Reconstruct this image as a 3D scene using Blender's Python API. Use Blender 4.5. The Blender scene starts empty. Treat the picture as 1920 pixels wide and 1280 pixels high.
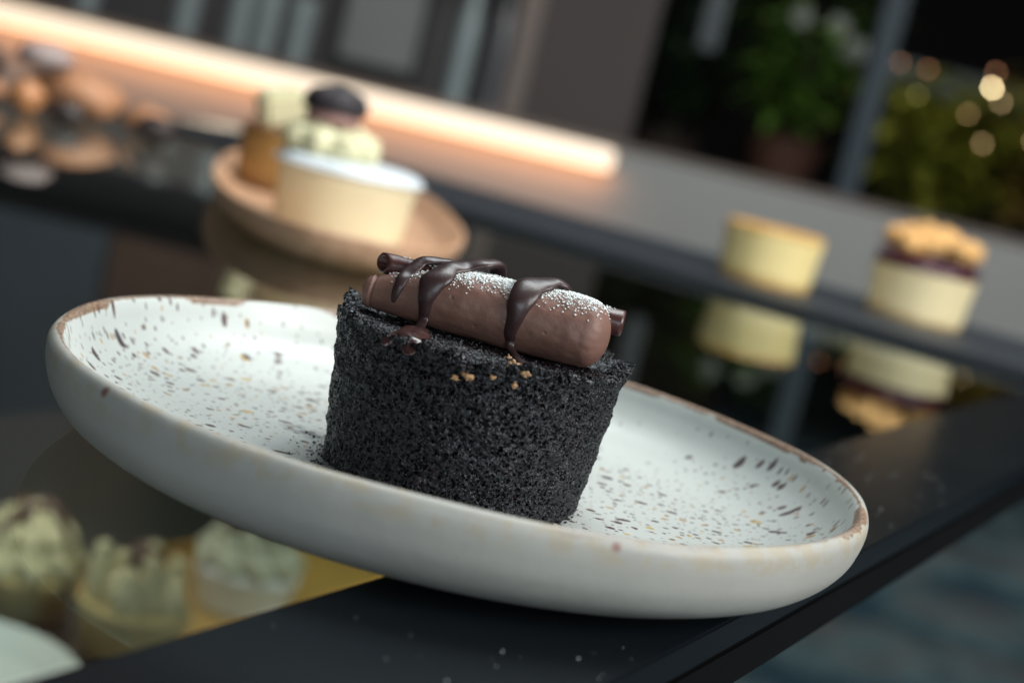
import bpy, bmesh, math, random
import numpy as np
from mathutils import Vector, Matrix, noise
random.seed(7)
rng = np.random.default_rng(7)
PI = math.pi
sc = bpy.context.scene
C = sc.collection

# ------------------------------------------------------------------ camera
cd = bpy.data.cameras.new("Camera")
cam = bpy.data.objects.new("Camera", cd)
C.objects.link(cam)
cam.matrix_world = (Matrix.Translation((0, 0, 0.1059))
                    @ Matrix.Rotation(math.radians(90 - 8.76), 4, 'X')
                    @ Matrix.Rotation(math.radians(13.6), 4, 'Z'))
cd.sensor_width = 36.0
cd.lens = 56.25
cd.clip_start = 0.01
cd.clip_end = 100
cd.dof.use_dof = True
cd.dof.focus_distance = 0.384
cd.dof.aperture_fstop = 8.0
cd.dof.aperture_blades = 8
cd.dof.aperture_rotation = 0.3
sc.camera = cam

# ------------------------------------------------------------------ world and lamps
w = bpy.data.worlds.new("World")
sc.world = w
w.use_nodes = True
w.node_tree.nodes["Background"].inputs[0].default_value = (0.75, 0.9, 1.0, 1)
w.node_tree.nodes["Background"].inputs[1].default_value = 0.022


def area(name, loc, target, sx, sy, power, col):
    l = bpy.data.lights.new(name, 'AREA')
    l.shape = 'RECTANGLE'
    l.size, l.size_y, l.energy, l.color = sx, sy, power, col
    o = bpy.data.objects.new(name, l)
    C.objects.link(o)
    o.location = loc
    o.rotation_euler = (Vector(target) - Vector(loc)).to_track_quat('-Z', 'Y').to_euler()
    return o


area("window_light", (1.40, -0.15, 0.80), (0, 0.42, 0.0), 0.9, 0.8, 30.0, (1.0, 0.99, 0.96))
area("ceiling_light", (0.10, 0.95, 1.30), (0, 0.45, 0.02), 0.8, 0.6, 12.0, (0.86, 0.97, 1.0))
area("front_light", (0.25, -1.1, 0.38), (0.0, 0.40, 0.0), 1.0, 0.45, 9.0, (0.80, 0.93, 1.0))
area("room_light", (0.5, 0.95, 1.4), (0.3, 2.4, 0.0), 1.4, 1.0, 30.0, (1.0, 0.98, 0.95))
fl_ = area("floor_fill", (1.8, 4.3, -0.20), (1.8, 4.3, -0.95), 3.0, 3.2, 13.0, (0.85, 0.96, 1.0))  # added fill that brightens the floor, not an actual lamp
fl_.data.spread = math.radians(110)
area("plant_fill", (0.75, 3.75, 1.5), (0.75, 4.0, 0.2), 1.2, 0.8, 3.0, (1.0, 0.96, 0.85))  # added fill above the plants to lift their greens
area("case_fill", (-0.30, 1.02, -0.05), (-0.24, 1.02, -0.30), 0.5, 0.03, 0.62, (1.0, 0.93, 0.80))  # added fill for the tarts; no lamp is visible inside the case

sc.view_settings.view_transform = 'Standard'
sc.view_settings.look = 'None'
sc.view_settings.exposure = 0.0
sc.view_settings.gamma = 1.0
sc.cycles.max_bounces = 10
sc.cycles.transparent_max_bounces = 16
sc.cycles.sample_clamp_indirect = 6.0
sc.cycles.use_denoising = True


# ------------------------------------------------------------------ helpers
class NT:
    """tiny node-tree writer"""
    def __init__(s, name):
        s.m = bpy.data.materials.new(name)
        s.m.use_nodes = True
        s.t = s.m.node_tree
        s.b = s.t.nodes["Principled BSDF"]
        s.out = s.t.nodes["Material Output"]
        s.coord = s.t.nodes.new("ShaderNodeTexCoord")

    def n(s, typ, **kw):
        x = s.t.nodes.new("ShaderNode" + typ)
        for k, v in kw.items():
            setattr(x, k, v)
        return x

    def link(s, a, b):
        s.t.links.new(a, b)

    def put(s, sock, v):
        if hasattr(v, "links") or isinstance(v, bpy.types.NodeSocket):
            s.link(v, sock)
        else:
            sock.default_value = v

    def math(s, op, a, b=0.0, c=None):
        x = s.n("Math", operation=op)
        s.put(x.inputs[0], a)
        s.put(x.inputs[1], b)
        if c is not None:
            s.put(x.inputs[2], c)
        return x.outputs[0]

    def ramp(s, v, lo, hi):
        x = s.n("MapRange", interpolation_type='SMOOTHSTEP')
        s.put(x.inputs[0], v)
        s.put(x.inputs[1], lo)
        s.put(x.inputs[2], hi)
        return x.outputs[0]

    def noise(s, scale, detail=4.0, rough=0.55, vec=None):
        x = s.n("TexNoise")
        x.inputs["Scale"].default_value = scale
        x.inputs["Detail"].default_value = detail
        x.inputs["Roughness"].default_value = rough
        s.link(vec if vec is not None else s.coord.outputs["Object"], x.inputs["Vector"])
        return x

    def mix(s, f, a, b):
        x = s.n("Mix", data_type='RGBA')
        s.put(x.inputs[0], f)
        for k, v in ((6, a), (7, b)):
            if isinstance(v, (tuple, list)):
                x.inputs[k].default_value = tuple(v)[:3] + (1.0,)
            else:
                s.link(v, x.inputs[k])
        return x.outputs[2]

    def col(s, v):
        if isinstance(v, (tuple, list)):
            s.b.inputs["Base Color"].default_value = tuple(v)[:3] + (1.0,)
        else:
            s.link(v, s.b.inputs["Base Color"])

    def bump(s, h, strength=0.3, dist=0.001):
        x = s.n("Bump")
        x.inputs["Strength"].default_value = strength
        x.inputs["Distance"].default_value = dist
        s.link(h, x.inputs["Height"])
        s.link(x.outputs[0], s.b.inputs["Normal"])

    def set(s, **kw):
        for k, v in kw.items():
            s.put(s.b.inputs[k.replace("_", " ")], v)
        return s


def simple(name, col, rough=0.5, var=0.25, scale=30.0, metal=0.0, bump=0.0, bscale=200.0, spec=0.5):
    t = NT(name)
    c2 = tuple(max(0, x * (1 - var)) for x in col)
    t.col(t.mix(t.noise(scale).outputs["Fac"], c2, tuple(min(1, x * (1 + var)) for x in col)))
    t.set(Roughness=rough, Metallic=metal)
    t.b.inputs["Specular IOR Level"].default_value = spec
    if bump:
        t.bump(t.noise(bscale).outputs["Fac"], bump, 0.001)
    return t.m


def mesh_obj(name, verts, faces, mat, parent=None, smooth=True, loc=None):
    me = bpy.data.meshes.new(name)
    if isinstance(verts, np.ndarray):
        verts = verts.reshape(-1, 3)
        faces = np.asarray(faces, dtype=np.int32)
        me.vertices.add(len(verts))
        me.vertices.foreach_set("co", verts.astype(np.float32).ravel())
        k = faces.shape[1]
        me.loops.add(faces.size)
        me.loops.foreach_set("vertex_index", faces.ravel())
        me.polygons.add(len(faces))
        me.polygons.foreach_set("loop_start", np.arange(0, faces.size, k, dtype=np.int32))
        me.update(calc_edges=True)
        me.validate()
    else:
        me.from_pydata(verts, [], faces)
        me.update()
    if smooth:
        me.polygons.foreach_set("use_smooth", [True] * len(me.polygons))
    me.materials.append(mat)
    o = bpy.data.objects.new(name, me)
    C.objects.link(o)
    if parent is not None:
        o.parent = parent
    if loc is not None:
        o.location = loc
    return o


def grid_faces(nv, nu, closed=True):
    """nv rings of nu verts"""
    i = np.arange(nv - 1)[:, None]
    j = np.arange(nu if closed else nu - 1)[None, :]
    a = i * nu + j
    b = i * nu + (j + 1) % nu
    return np.stack([a, b, b + nu, a + nu], -1).reshape(-1, 4)


def lathe(name, prof, mat, parent=None, n=96, loc=None, wob=None, sq=None):
    """prof: list of (r, z)"""
    prof = np.array(prof, float)
    th = np.arange(n) * 2 * PI / n
    r = np.maximum(prof[:, 0], 1e-6)[:, None] * np.ones(n)[None]
    z = prof[:, 1][:, None] * np.ones(n)[None]
    if wob:
        r, z = wob(r, z, th[None, :])
    V = np.stack([r * np.cos(th), r * np.sin(th), z], -1)
    if sq:
        V = V * np.array(sq)
    return mesh_obj(name, V, grid_faces(len(prof), n), mat, parent, loc=loc)


def smooth_prof(pts, n=8):
    """Catmull-Rom through the points"""
    P = np.array(pts, float)
    P = np.vstack([2 * P[0] - P[1], P, 2 * P[-1] - P[-2]])
    out = []
    for i in range(1, len(P) - 2):
        for t in np.linspace(0, 1, n, endpoint=False):
            a, b, c, d = P[i - 1:i + 3]
            out.append(0.5 * ((2 * b) + (c - a) * t + (2 * a - 5 * b + 4 * c - d) * t * t + (3 * b - a - 3 * c + d) * t ** 3))
    out.append(P[-2])
    return np.array(out)


def box(name, lo, hi, mat, parent=None, bev=0.0):
    bm = bmesh.new()
    bmesh.ops.create_cube(bm, size=1.0)
    lo, hi = Vector(lo), Vector(hi)
    for v in bm.verts:
        v.co = Vector(((hi[i] + lo[i]) / 2 + v.co[i] * (hi[i] - lo[i]) for i in range(3)))
    if bev:
        bmesh.ops.bevel(bm, geom=bm.edges[:], offset=bev, segments=2, affect='EDGES')
    me = bpy.data.meshes.new(name)
    bm.to_mesh(me)
    bm.free()
    me.materials.append(mat)
    o = bpy.data.objects.new(name, me)
    C.objects.link(o)
    if parent is not None:
        o.parent = parent
    return o


def thing(name, label, cat, loc=(0, 0, 0), rz=0.0, group=None):
    o = bpy.data.objects.new(name, None)
    C.objects.link(o)
    o.location = loc
    o.rotation_euler = (0, 0, rz)
    o.empty_display_size = 0.02
    return tag(o, label, cat, group)


def tag(o, label, cat, group=None):
    o["label"] = label
    o["category"] = cat
    if group:
        o["group"] = group
    return o


def tube(name, path, mat, parent=None, nu=24, flat=1.0, normals=None, cap=True, wob=None):
    """path: list of (x, y, z, r); swept section; flat squashes it along the normal"""
    P = smooth_prof(path, 10)
    n = len(P)
    T = np.gradient(P[:, :3], axis=0)
    T /= np.linalg.norm(T, axis=1)[:, None]
    if normals is not None:
        N = smooth_prof(normals, 10)
    else:
        N = np.tile(np.array([0.0, -0.3, 1.0]), (n, 1))
    N = N - (N * T).sum(1)[:, None] * T
    N /= np.linalg.norm(N, axis=1)[:, None]
    B = np.cross(T, N)
    th = np.arange(nu) * 2 * PI / nu
    R = P[:, 3][:, None]
    cs, sn = np.cos(th)[None], np.sin(th)[None]
    rr = R * np.ones_like(cs)
    if wob:
        rr = wob(rr, np.linspace(0, 1, n)[:, None], th[None])
    V = P[:, None, :3] + B[:, None, :] * (rr * cs)[..., None] + N[:, None, :] * (rr * sn * flat)[..., None]
    if cap:
        a, b = P[0, :3], P[-1, :3]
        ends0 = [a + (V[0] - a) * k - T[0] * R[0, 0] * q for k, q in ((0.02, .8), (0.5, .68), (0.85, .4))]
        ends1 = [b + (V[-1] - b) * k + T[-1] * R[-1, 0] * q for k, q in ((0.85, .4), (0.5, .68), (0.02, .8))]
        V = np.concatenate([np.array(ends0), V, np.array(ends1)])
    return mesh_obj(name, V, grid_faces(len(V), nu), mat, parent)


def lump(name, mat, parent, loc, rad, seed=0, amp=0.25, freq=1.6, sub=3, scl=(1, 1, 1)):
    bm = bmesh.new()
    bmesh.ops.create_icosphere(bm, subdivisions=sub, radius=1.0)
    for v in bm.verts:
        k = 1 + amp * noise.fractal(v.co * freq + Vector((seed * 3.1, seed, 0)), 0.6, 2.1, 3)
        v.co = Vector((v.co[i] * k * rad * scl[i] for i in range(3)))
    me = bpy.data.meshes.new(name)
    bm.to_mesh(me)
    bm.free()
    me.polygons.foreach_set("use_smooth", [True] * len(me.polygons))
    me.materials.append(mat)
    o = bpy.data.objects.new(name, me)
    C.objects.link(o)
    o.parent = parent
    o.location = loc
    return o


# ------------------------------------------------------------------ materials
def m_glass():
    t = NT("counter_glass")
    t.t.nodes.remove(t.b)
    fr = t.n("Fresnel")
    fr.inputs["IOR"].default_value = 1.62
    gl = t.n("BsdfGlossy")
    gl.inputs["Roughness"].default_value = 0.012
    gl.inputs["Color"].default_value = (0.95, 1.0, 0.98, 1)
    tr = t.n("BsdfTransparent")
    tr.inputs["Color"].default_value = (0.78, 0.84, 0.80, 1)
    mx = t.n("MixShader")
    t.link(fr.outputs[0], mx.inputs[0])
    t.link(tr.outputs[0], mx.inputs[1])
    t.link(gl.outputs[0], mx.inputs[2])
    t.link(mx.outputs[0], t.out.inputs["Surface"])
    return t.m


def m_border():
    t = NT("black_enamel")
    t.col((0.006, 0.0085, 0.011))
    n = t.noise(900.0, 2.0)
    t.put(t.b.inputs["Roughness"], t.math('ADD', t.math('MULTIPLY', t.noise(14).outputs["Fac"], 0.10), 0.17))
    t.set(IOR=1.28)
    return t.m


def m_plate():
    t = NT("speckled_stoneware")
    sep = t.n("SeparateXYZ")
    t.link(t.coord.outputs["Object"], sep.inputs[0])
    x, y, z = sep.outputs
    rr = t.math('SQRT', t.math('ADD', t.math('MULTIPLY', x, x), t.math('MULTIPLY', y, y)))
    cmb = t.n("CombineXYZ")
    t.link(x, cmb.inputs[0])
    t.link(y, cmb.inputs[1])
    flat = cmb.outputs[0]
    wn = t.noise(260, 2.0, vec=flat)
    wv = t.n("VectorMath", operation='MULTIPLY_ADD')
    t.link(wn.outputs["Color"], wv.inputs[0])
    wv.inputs[1].default_value = (0.0016, 0.0010, 0)
    t.link(flat, wv.inputs[2])
    warped = wv.outputs[0]
    dens = t.noise(22, 1.0, vec=flat).outputs["Fac"]
    far = t.ramp(t.math('ADD', t.math('MULTIPLY', x, 0.2), t.math('MULTIPLY', y, 0.95)), 0.040, 0.080)
    dens = t.math('SUBTRACT', dens, t.math('MULTIPLY', far, 0.30))

    def spl(scale, thr, rmin, rmax, off):
        mp = t.n("Mapping")
        mp.inputs["Location"].default_value = (off, off * 0.7, 0)
        mp.inputs["Rotation"].default_value = (0, 0, off)
        mp.inputs["Scale"].default_value = (0.85, 1.05, 1)
        t.link(warped, mp.inputs["Vector"])
        v = t.n("TexVoronoi", voronoi_dimensions='2D')
        v.inputs["Scale"].default_value = scale
        t.link(mp.outputs[0], v.inputs["Vector"])
        s3 = t.n("SeparateXYZ")
        t.link(v.outputs["Color"], s3.inputs[0])
        sel = t.math('GREATER_THAN', t.math('ADD', s3.outputs[0], t.math('MULTIPLY', t.math('SUBTRACT', dens, 0.5), 0.9)), thr)
        rad = t.math('ADD', t.math('MULTIPLY', t.math('POWER', s3.outputs[1], 2.5), rmax - rmin), rmin)
        m = t.ramp(t.math('SUBTRACT', rad, v.outputs["Distance"]), -0.02, 0.03)
        return t.math('MULTIPLY', m, sel), s3.outputs[2]

    glaze = t.mix(t.noise(35, 3, vec=flat).outputs["Fac"], (0.51, 0.545, 0.522), (0.58, 0.61, 0.585))
    m3, _ = spl(250, 0.70, 0.07, 0.26, 3.3)
    c = t.mix(m3, glaze, (0.42, 0.25, 0.075))
    m4, _ = spl(150, 0.94, 0.10, 0.30, 5.3)
    c = t.mix(m4, c, (0.50, 0.36, 0.13))
    m1, k1 = spl(420, 0.48, 0.09, 0.28, 0.0)
    c = t.mix(t.math('MULTIPLY', m1, 0.88), c, (0.080, 0.040, 0.040))
    m2, _ = spl(260, 0.56, 0.09, 0.32, 1.3)
    c = t.mix(t.math('MULTIPLY', m2, 0.93), c, (0.075, 0.032, 0.028))
    m5, _ = spl(105, 0.70, 0.06, 0.19, 2.1)
    c = t.mix(t.math('MULTIPLY', m5, 0.94), c, (0.060, 0.036, 0.040))
    # the large splashes one can tell apart
    for (px, py, ax, ay, rot) in BIG:
        mp = t.n("Mapping", vector_type='TEXTURE')
        mp.inputs["Location"].default_value = (px, py, 0)
        mp.inputs["Rotation"].default_value = (0, 0, rot)
        mp.inputs["Scale"].default_value = (ax, ay, 1)
        t.link(warped, mp.inputs["Vector"])
        ln = t.n("VectorMath", operation='LENGTH')
        t.link(mp.outputs[0], ln.inputs[0])
        c = t.mix(t.math('MULTIPLY', t.ramp(ln.outputs["Value"], 1.06, 0.88), 0.93), c, (0.082, 0.045, 0.046))
    # cocoa smear with the cake's cast shadow painted into it, beside the cake
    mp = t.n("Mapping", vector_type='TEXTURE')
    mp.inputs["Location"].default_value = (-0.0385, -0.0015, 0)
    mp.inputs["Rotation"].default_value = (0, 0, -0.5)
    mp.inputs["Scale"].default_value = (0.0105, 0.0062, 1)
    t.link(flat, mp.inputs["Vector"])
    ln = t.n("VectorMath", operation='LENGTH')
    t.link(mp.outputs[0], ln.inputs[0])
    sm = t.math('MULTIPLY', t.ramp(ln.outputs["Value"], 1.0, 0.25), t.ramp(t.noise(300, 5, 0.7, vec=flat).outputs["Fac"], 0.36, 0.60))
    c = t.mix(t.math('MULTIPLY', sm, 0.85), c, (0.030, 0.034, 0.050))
    # outside: greyer, matter glaze
    ext = t.mix(t.noise(60, 4).outputs["Fac"], (0.36, 0.358, 0.328), (0.44, 0.437, 0.402))
    nx = t.noise(240, 3).outputs["Fac"]
    nx2 = t.noise(75, 3).outputs["Fac"]
    band = t.math('MULTIPLY', t.ramp(t.math('ADD', z, t.math('MULTIPLY', nx2, 0.004)), 0.0205, 0.0235), t.ramp(t.noise(150, 4, 0.65).outputs['Fac'], 0.46, 0.58))
    ext = t.mix(t.math('MULTIPLY', band, 0.7), ext, (0.40, 0.35, 0.26))
    # single splashes on the outside and the lip
    for (sx, sy, sz, sr, sc_, sa) in [(SPA[0], SPA[1], .0232, .0011, (0.22, 0.07, 0.045), .8), (SPB[0], SPB[1], .0235, .0013, (0.17, 0.05, 0.035), .85), (SPC[0], SPC[1], .0190, .0012, (0.16, 0.17, 0.16), .5)]:
        vd = t.n("VectorMath", operation='DISTANCE')
        t.link(t.coord.outputs["Object"], vd.inputs[0])
        vd.inputs[1].default_value = (sx, sy, sz)
        ext = t.mix(t.math('MULTIPLY', t.ramp(t.math('ADD', vd.outputs["Value"], t.math('MULTIPLY', nx, 0.0012)), sr + .0011, sr * .5 + .0004), sa), ext, sc_)
    outer = t.ramp(t.math('ADD', rr, t.math('MULTIPLY', t.math('SUBTRACT', nx, 0.5), 0.0016)), 0.1030, 0.1036)
    geo = t.n("NewGeometry")
    sn_ = t.n("SeparateXYZ")
    t.link(geo.outputs["Normal"], sn_.inputs[0])
    under = t.math('LESS_THAN', sn_.outputs[2], -0.02)
    c = t.mix(t.math('MAXIMUM', outer, under), c, ext)
    # worn brown rim: patchy all round
    ang = t.math('ARCTAN2', y, x)
    cs = t.n("CombineXYZ")
    t.link(t.math('COSINE', ang), cs.inputs[0])
    t.link(t.math('SINE', ang), cs.inputs[1])
    an = t.noise(2.6, 3.0, vec=cs.outputs[0]).outputs["Fac"]
    an2 = t.noise(60, 3.0, vec=cs.outputs[0]).outputs["Fac"]
    wid = t.math('ADD', t.math('MULTIPLY', t.ramp(an, 0.46, 0.62), 0.0016), t.math('MULTIPLY', an2, 0.0012))
    dist = t.math('ABSOLUTE', t.math('SUBTRACT', rr, 0.1034))
    rim = t.math('MULTIPLY', t.ramp(t.math('SUBTRACT', wid, dist), 0.0000, 0.0004), t.math('GREATER_THAN', z, 0.0233))
    rim = t.math('MULTIPLY', rim, t.math('ADD', t.math('MULTIPLY', t.ramp(t.math('ADD', y, t.math('MULTIPLY', an2, 0.02)), -0.060, -0.020), 0.75), 0.25))
    fine = t.noise(1500, 2).outputs["Fac"]
    rc = t.mix(t.ramp(fine, 0.4, 0.62), (0.11, 0.050, 0.026), (0.36, 0.24, 0.16))
    c = t.mix(t.math('MULTIPLY', rim, 0.9), c, rc)
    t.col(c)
    t.put(t.b.inputs["Roughness"], t.math('ADD', t.math('MULTIPLY', t.math('MAXIMUM', outer, under), 0.18), 0.30))
    t.b.inputs["Specular IOR Level"].default_value = 0.4
    t.bump(t.noise(160, 3).outputs["Fac"], 0.25, 0.0008)
    return t.m


SPA, SPB, SPC = (0.0373, -0.0988), (-0.0741, -0.0754), (0.0439, -0.0935)
BIG = [(0.1005, 0.060, 0.0040, 0.0013, 2.2), (0.0985, 0.0500, 0.0030, 0.0011, 1.9), (0.0930, 0.0206, 0.0030, 0.0011, 0.2),
       (-0.0813, 0.0695, 0.0034, 0.0014, 1.1), (-0.0668, 0.0367, 0.0017, 0.0010, 0.0), (0.0465, -0.0123, 0.0020, 0.0011, 0.3),
       (0.0520, 0.0104, 0.0019, 0.0012, -0.2), (0.0601, 0.0076, 0.0016, 0.0011, 0.0), (0.0819, 0.0556, 0.0016, 0.0013, 0.5),
       (0.0880, 0.0600, 0.0019, 0.0015, 0.8), (0.0715, -0.0027, 0.0015, 0.0010, 0), (0.0656, -0.0241, 0.0016, 0.0012, 0.3),
       (-0.0659, -0.0245, 0.0024, 0.0009, 0.2), (-0.0526, -0.0105, 0.0021, 0.0010, 0.1), (-0.0914, 0.0589, 0.0016, 0.0012, 1.4),
       (-0.0448, 0.0047, 0.0021, 0.0009, 0.1), (-0.0543, 0.0362, 0.0016, 0.0011, 0), (-0.0775, 0.0325, 0.0017, 0.0013, 0.4),
       (0.1010, 0.0280, 0.0022, 0.0007, 1.3)]


def m_sponge():
    t = NT("dark_chocolate_crumb")

    def warp(scale, amt, det=3):
        wn = t.noise(scale, det, 0.6)
        wv = t.n("VectorMath", operation='MULTIPLY_ADD')
        t.link(wn.outputs["Color"], wv.inputs[0])
        wv.inputs[1].default_value = (amt, amt, amt * 0.75)
        t.link(t.coord.outputs["Object"], wv.inputs[2])
        return wv.outputs[0]

    def pits(scale, vec, lo, hi, thr):
        v = t.n("TexVoronoi", feature='SMOOTH_F1')
        v.inputs["Scale"].default_value = scale
        v.inputs["Smoothness"].default_value = 0.25
        t.link(vec, v.inputs["Vector"])
        s3 = t.n("SeparateXYZ")
        t.link(v.outputs["Color"], s3.inputs[0])
        return t.math('MULTIPLY', t.ramp(v.outputs["Distance"], hi, lo), t.ramp(s3.outputs[0], thr, thr + 0.2))

    w1, w2 = warp(700, 0.0019), warp(300, 0.0030)
    p1 = pits(1000, w1, 0.10, 0.60, 0.0)
    p2 = pits(430, w2, 0.06, 0.46, 0.50)
    p3 = pits(150, w2, 0.08, 0.36, 0.80)
    mpz = t.n("Mapping")
    mpz.inputs["Scale"].default_value = (1, 1, 2.0)
    t.link(t.coord.outputs["Object"], mpz.inputs["Vector"])
    big = t.noise(120, 5, 0.66, vec=mpz.outputs[0]).outputs["Fac"]
    mid = t.noise(520, 3, 0.55).outputs["Fac"]
    h = t.math('ADD', t.math('MULTIPLY', mid, 0.55), t.math('MULTIPLY', big, 2.3))
    h = t.math('SUBTRACT', h, t.math('MULTIPLY', p1, 0.55))
    h = t.math('SUBTRACT', h, t.math('MULTIPLY', p2, 0.42))
    h = t.math('SUBTRACT', h, t.math('MULTIPLY', p3, 0.55))
    h = t.math('ADD', h, t.math('MULTIPLY', t.noise(2400, 2, 0.6).outputs["Fac"], 0.07))
    dn = t.n("Displacement")
    dn.inputs["Scale"].default_value = 0.00140
    dn.inputs["Midlevel"].default_value = 1.0
    t.link(h, dn.inputs["Height"])
    t.link(dn.outputs[0], t.out.inputs["Displacement"])
    t.m.displacement_method = 'BOTH'
    c = t.mix(t.noise(110, 4).outputs["Fac"], (0.0016, 0.0015, 0.0026), (0.0060, 0.0040, 0.0054))
    c = t.mix(t.math('MULTIPLY', t.ramp(t.noise(260, 3).outputs["Fac"], 0.60, 0.72), 0.5), c, (0.040, 0.022, 0.024))
    t.col(c)
    t.put(t.b.inputs["Roughness"], t.math('ADD', t.math('MULTIPLY', t.ramp(t.noise(300, 4, 0.65).outputs['Fac'], 0.42, 0.62), 0.26), 0.09))
    t.b.inputs["Specular IOR Level"].default_value = 0.46
    t.b.inputs["Specular Tint"].default_value = (0.84, 0.92, 1.0, 1)
    return t.m


def m_mousse():
    t = NT("milk_chocolate_cream")
    t.col(t.mix(t.noise(70, 4).outputs["Fac"], (0.155, 0.076, 0.056), (0.215, 0.110, 0.084)))
    t.set(Roughness=0.54)
    v = t.n("TexVoronoi")
    v.inputs["Scale"].default_value = 420
    t.link(t.coord.outputs["Object"], v.inputs["Vector"])
    s3 = t.n("SeparateXYZ")
    t.link(v.outputs["Color"], s3.inputs[0])
    pit = t.math('MULTIPLY', t.ramp(v.outputs["Distance"], 0.30, 0.08), t.math('GREATER_THAN', s3.outputs[0], 0.86))
    h = t.math('SUBTRACT', t.math('MULTIPLY', t.noise(700, 4).outputs["Fac"], 0.6), t.math('MULTIPLY', pit, 0.7))
    h = t.math('ADD', h, t.math('MULTIPLY', t.noise(110, 3).outputs["Fac"], 1.2))
    t.bump(h, 0.35, 0.0006)
    t.b.inputs["Subsurface Weight"].default_value = 0.12
    t.b.inputs["Subsurface Radius"].default_value = (0.003, 0.0012, 0.0008)
    return t.m


def m_ganache(name="dark_ganache", c=(0.030, 0.0145, 0.0150), r=0.25):
    t = NT(name)
    t.col(t.mix(t.noise(120, 3).outputs["Fac"], c, tuple(x * 1.5 for x in c)))
    t.put(t.b.inputs["Roughness"], t.math('ADD', t.math('MULTIPLY', t.noise(60, 3).outputs["Fac"], 0.22), r - 0.08))
    t.bump(t.noise(420, 3).outputs["Fac"], 0.18, 0.0006)
    return t.m


def m_cheesecake(name, side, edge, z0, z1, band=0.006):
    """pale side, browner towards the baked top and bottom edges"""
    t = NT(name)
    sep = t.n("SeparateXYZ")
    t.link(t.coord.outputs["Object"], sep.inputs[0])
    nz = t.math('MULTIPLY', t.math('SUBTRACT', t.noise(90, 3).outputs["Fac"], 0.5), 0.010)
    z = t.math('ADD', sep.outputs[2], nz)
    e = t.math('MAXIMUM', t.ramp(z, z0 + band, z0), t.ramp(z, z1 - band * 0.7, z1))
    base = t.mix(t.noise(60, 4).outputs["Fac"], tuple(x * 0.88 for x in side), side)
    t.col(t.mix(e, base, edge))
    t.set(Roughness=0.55)
    t.bump(t.noise(300, 4).outputs["Fac"], 0.4, 0.001)
    return t.m


def m_wood(name, a, b, rough=0.42, scale=(1, 14, 14), s=14):
    t = NT(name)
    mp = t.n("Mapping")
    mp.inputs["Scale"].default_value = scale
    t.link(t.coord.outputs["Object"], mp.inputs["Vector"])
    n = t.noise(s, 6, 0.6, vec=mp.outputs[0])
    t.col(t.mix(t.ramp(n.outputs["Fac"], 0.3, 0.7), a, b))
    t.set(Roughness=rough)
    t.bump(n.outputs["Fac"], 0.2, 0.001)
    return t.m


def m_emit(name, col, strength):
    t = NT(name)
    t.col((0.8, 0.8, 0.8))
    t.b.inputs["Emission Color"].default_value = col + (1,)
    t.b.inputs["Emission Strength"].default_value = strength
    return t.m


def m_leaf(name, a, b):
    t = NT(name)
    t.col(t.mix(t.noise(9, 2).outputs["Fac"], a, b))
    t.set(Roughness=0.4)
    return t.m


GLASS = m_glass()
ENAMEL = m_border()
FRAME = simple("black_powder_coated_metal", (0.0035, 0.0035, 0.004), 0.42, 0.15, 40, bump=0.1, bscale=1500, spec=0.12)
SLATE = simple("black_slate", (0.012, 0.017, 0.024), 0.55, 0.3, 25, bump=0.5, bscale=120)
PLATE = m_plate()
SPONGE = m_sponge()
MOUSSE = m_mousse()
GANACHE = m_ganache("dark_ganache", (0.030, 0.0150, 0.0155), 0.33)
TUBE = m_ganache("dark_chocolate_shell", (0.050, 0.017, 0.015), 0.33)
SUGAR = simple("icing_sugar", (0.78, 0.83, 0.82), 0.9, 0.05)
NUT = simple("toasted_nut", (0.33, 0.19, 0.09), 0.5, 0.4, 600)
CREAM = simple("whipped_cream", (0.66, 0.63, 0.40), 0.5, 0.12, 40, bump=0.3, bscale=120)
ICING = simple("white_icing", (0.66, 0.72, 0.76), 0.4, 0.06, 30)
COOKIE = simple("dark_cocoa_biscuit", (0.018, 0.014, 0.018), 0.6, 0.3, 200, bump=0.6, bscale=400)
PINK = simple("pink_filling", (0.42, 0.24, 0.22), 0.5, 0.15, 40)
JAM = simple("blackcurrant_jam", (0.060, 0.006, 0.026), 0.2, 0.3, 90)
CRUMBLE = simple("golden_crumble", (0.60, 0.34, 0.12), 0.75, 0.25, 120, bump=0.6, bscale=300)

# ------------------------------------------------------------------ the setting
FLOORZ = -0.95


def m_floor():
    t = NT("mottled_stone_floor")
    n1 = t.noise(3.2, 2, 0.6)
    n2 = t.noise(3.1, 2, 0.5)
    c = t.mix(t.ramp(n1.outputs["Fac"], 0.44, 0.57), (0.018, 0.050, 0.070), (0.12, 0.17, 0.185))
    c = t.mix(t.math('MULTIPLY', t.ramp(n2.outputs["Fac"], 0.52, 0.60), 0.8), c, (0.17, 0.13, 0.115))
    t.col(c)
    t.set(Roughness=0.45)
    return t.m


floor = mesh_obj("floor", [(-5, -2, FLOORZ), (6, -2, FLOORZ), (6, 8, FLOORZ), (-5, 8, FLOORZ)], [(0, 1, 2, 3)], m_floor(), smooth=False)
floor["kind"] = "structure"
DARKWALL = simple("dark_wall_paint", (0.010, 0.009, 0.009), 0.9, 0.3, 3)
wall_far = box("far_wall", (-5, 7.9, FLOORZ), (6, 8.0, 2.6), DARKWALL)
wall_far["kind"] = "structure"
GREYWALL = simple("grey_plaster", (0.055, 0.052, 0.055), 0.8, 0.12, 3)
wall_back = box("back_wall", (-3.0, 3.15, FLOORZ), (-0.135, 3.3, 2.4), GREYWALL)
wall_back["kind"] = "structure"

# ------------------------------------------------------------------ display case (local x runs across the glass, local y along its front edge)
PHI = -math.atan2(1, 2)
case = thing("display_case", "black framed glass topped pastry display case carrying the speckled plate", "display case", (0, 0, 0), PHI)
X0, X1, XB, XF = -1.05, -0.0845, -0.1602, -0.102
Y0, Y1 = -0.45, 1.35
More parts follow.
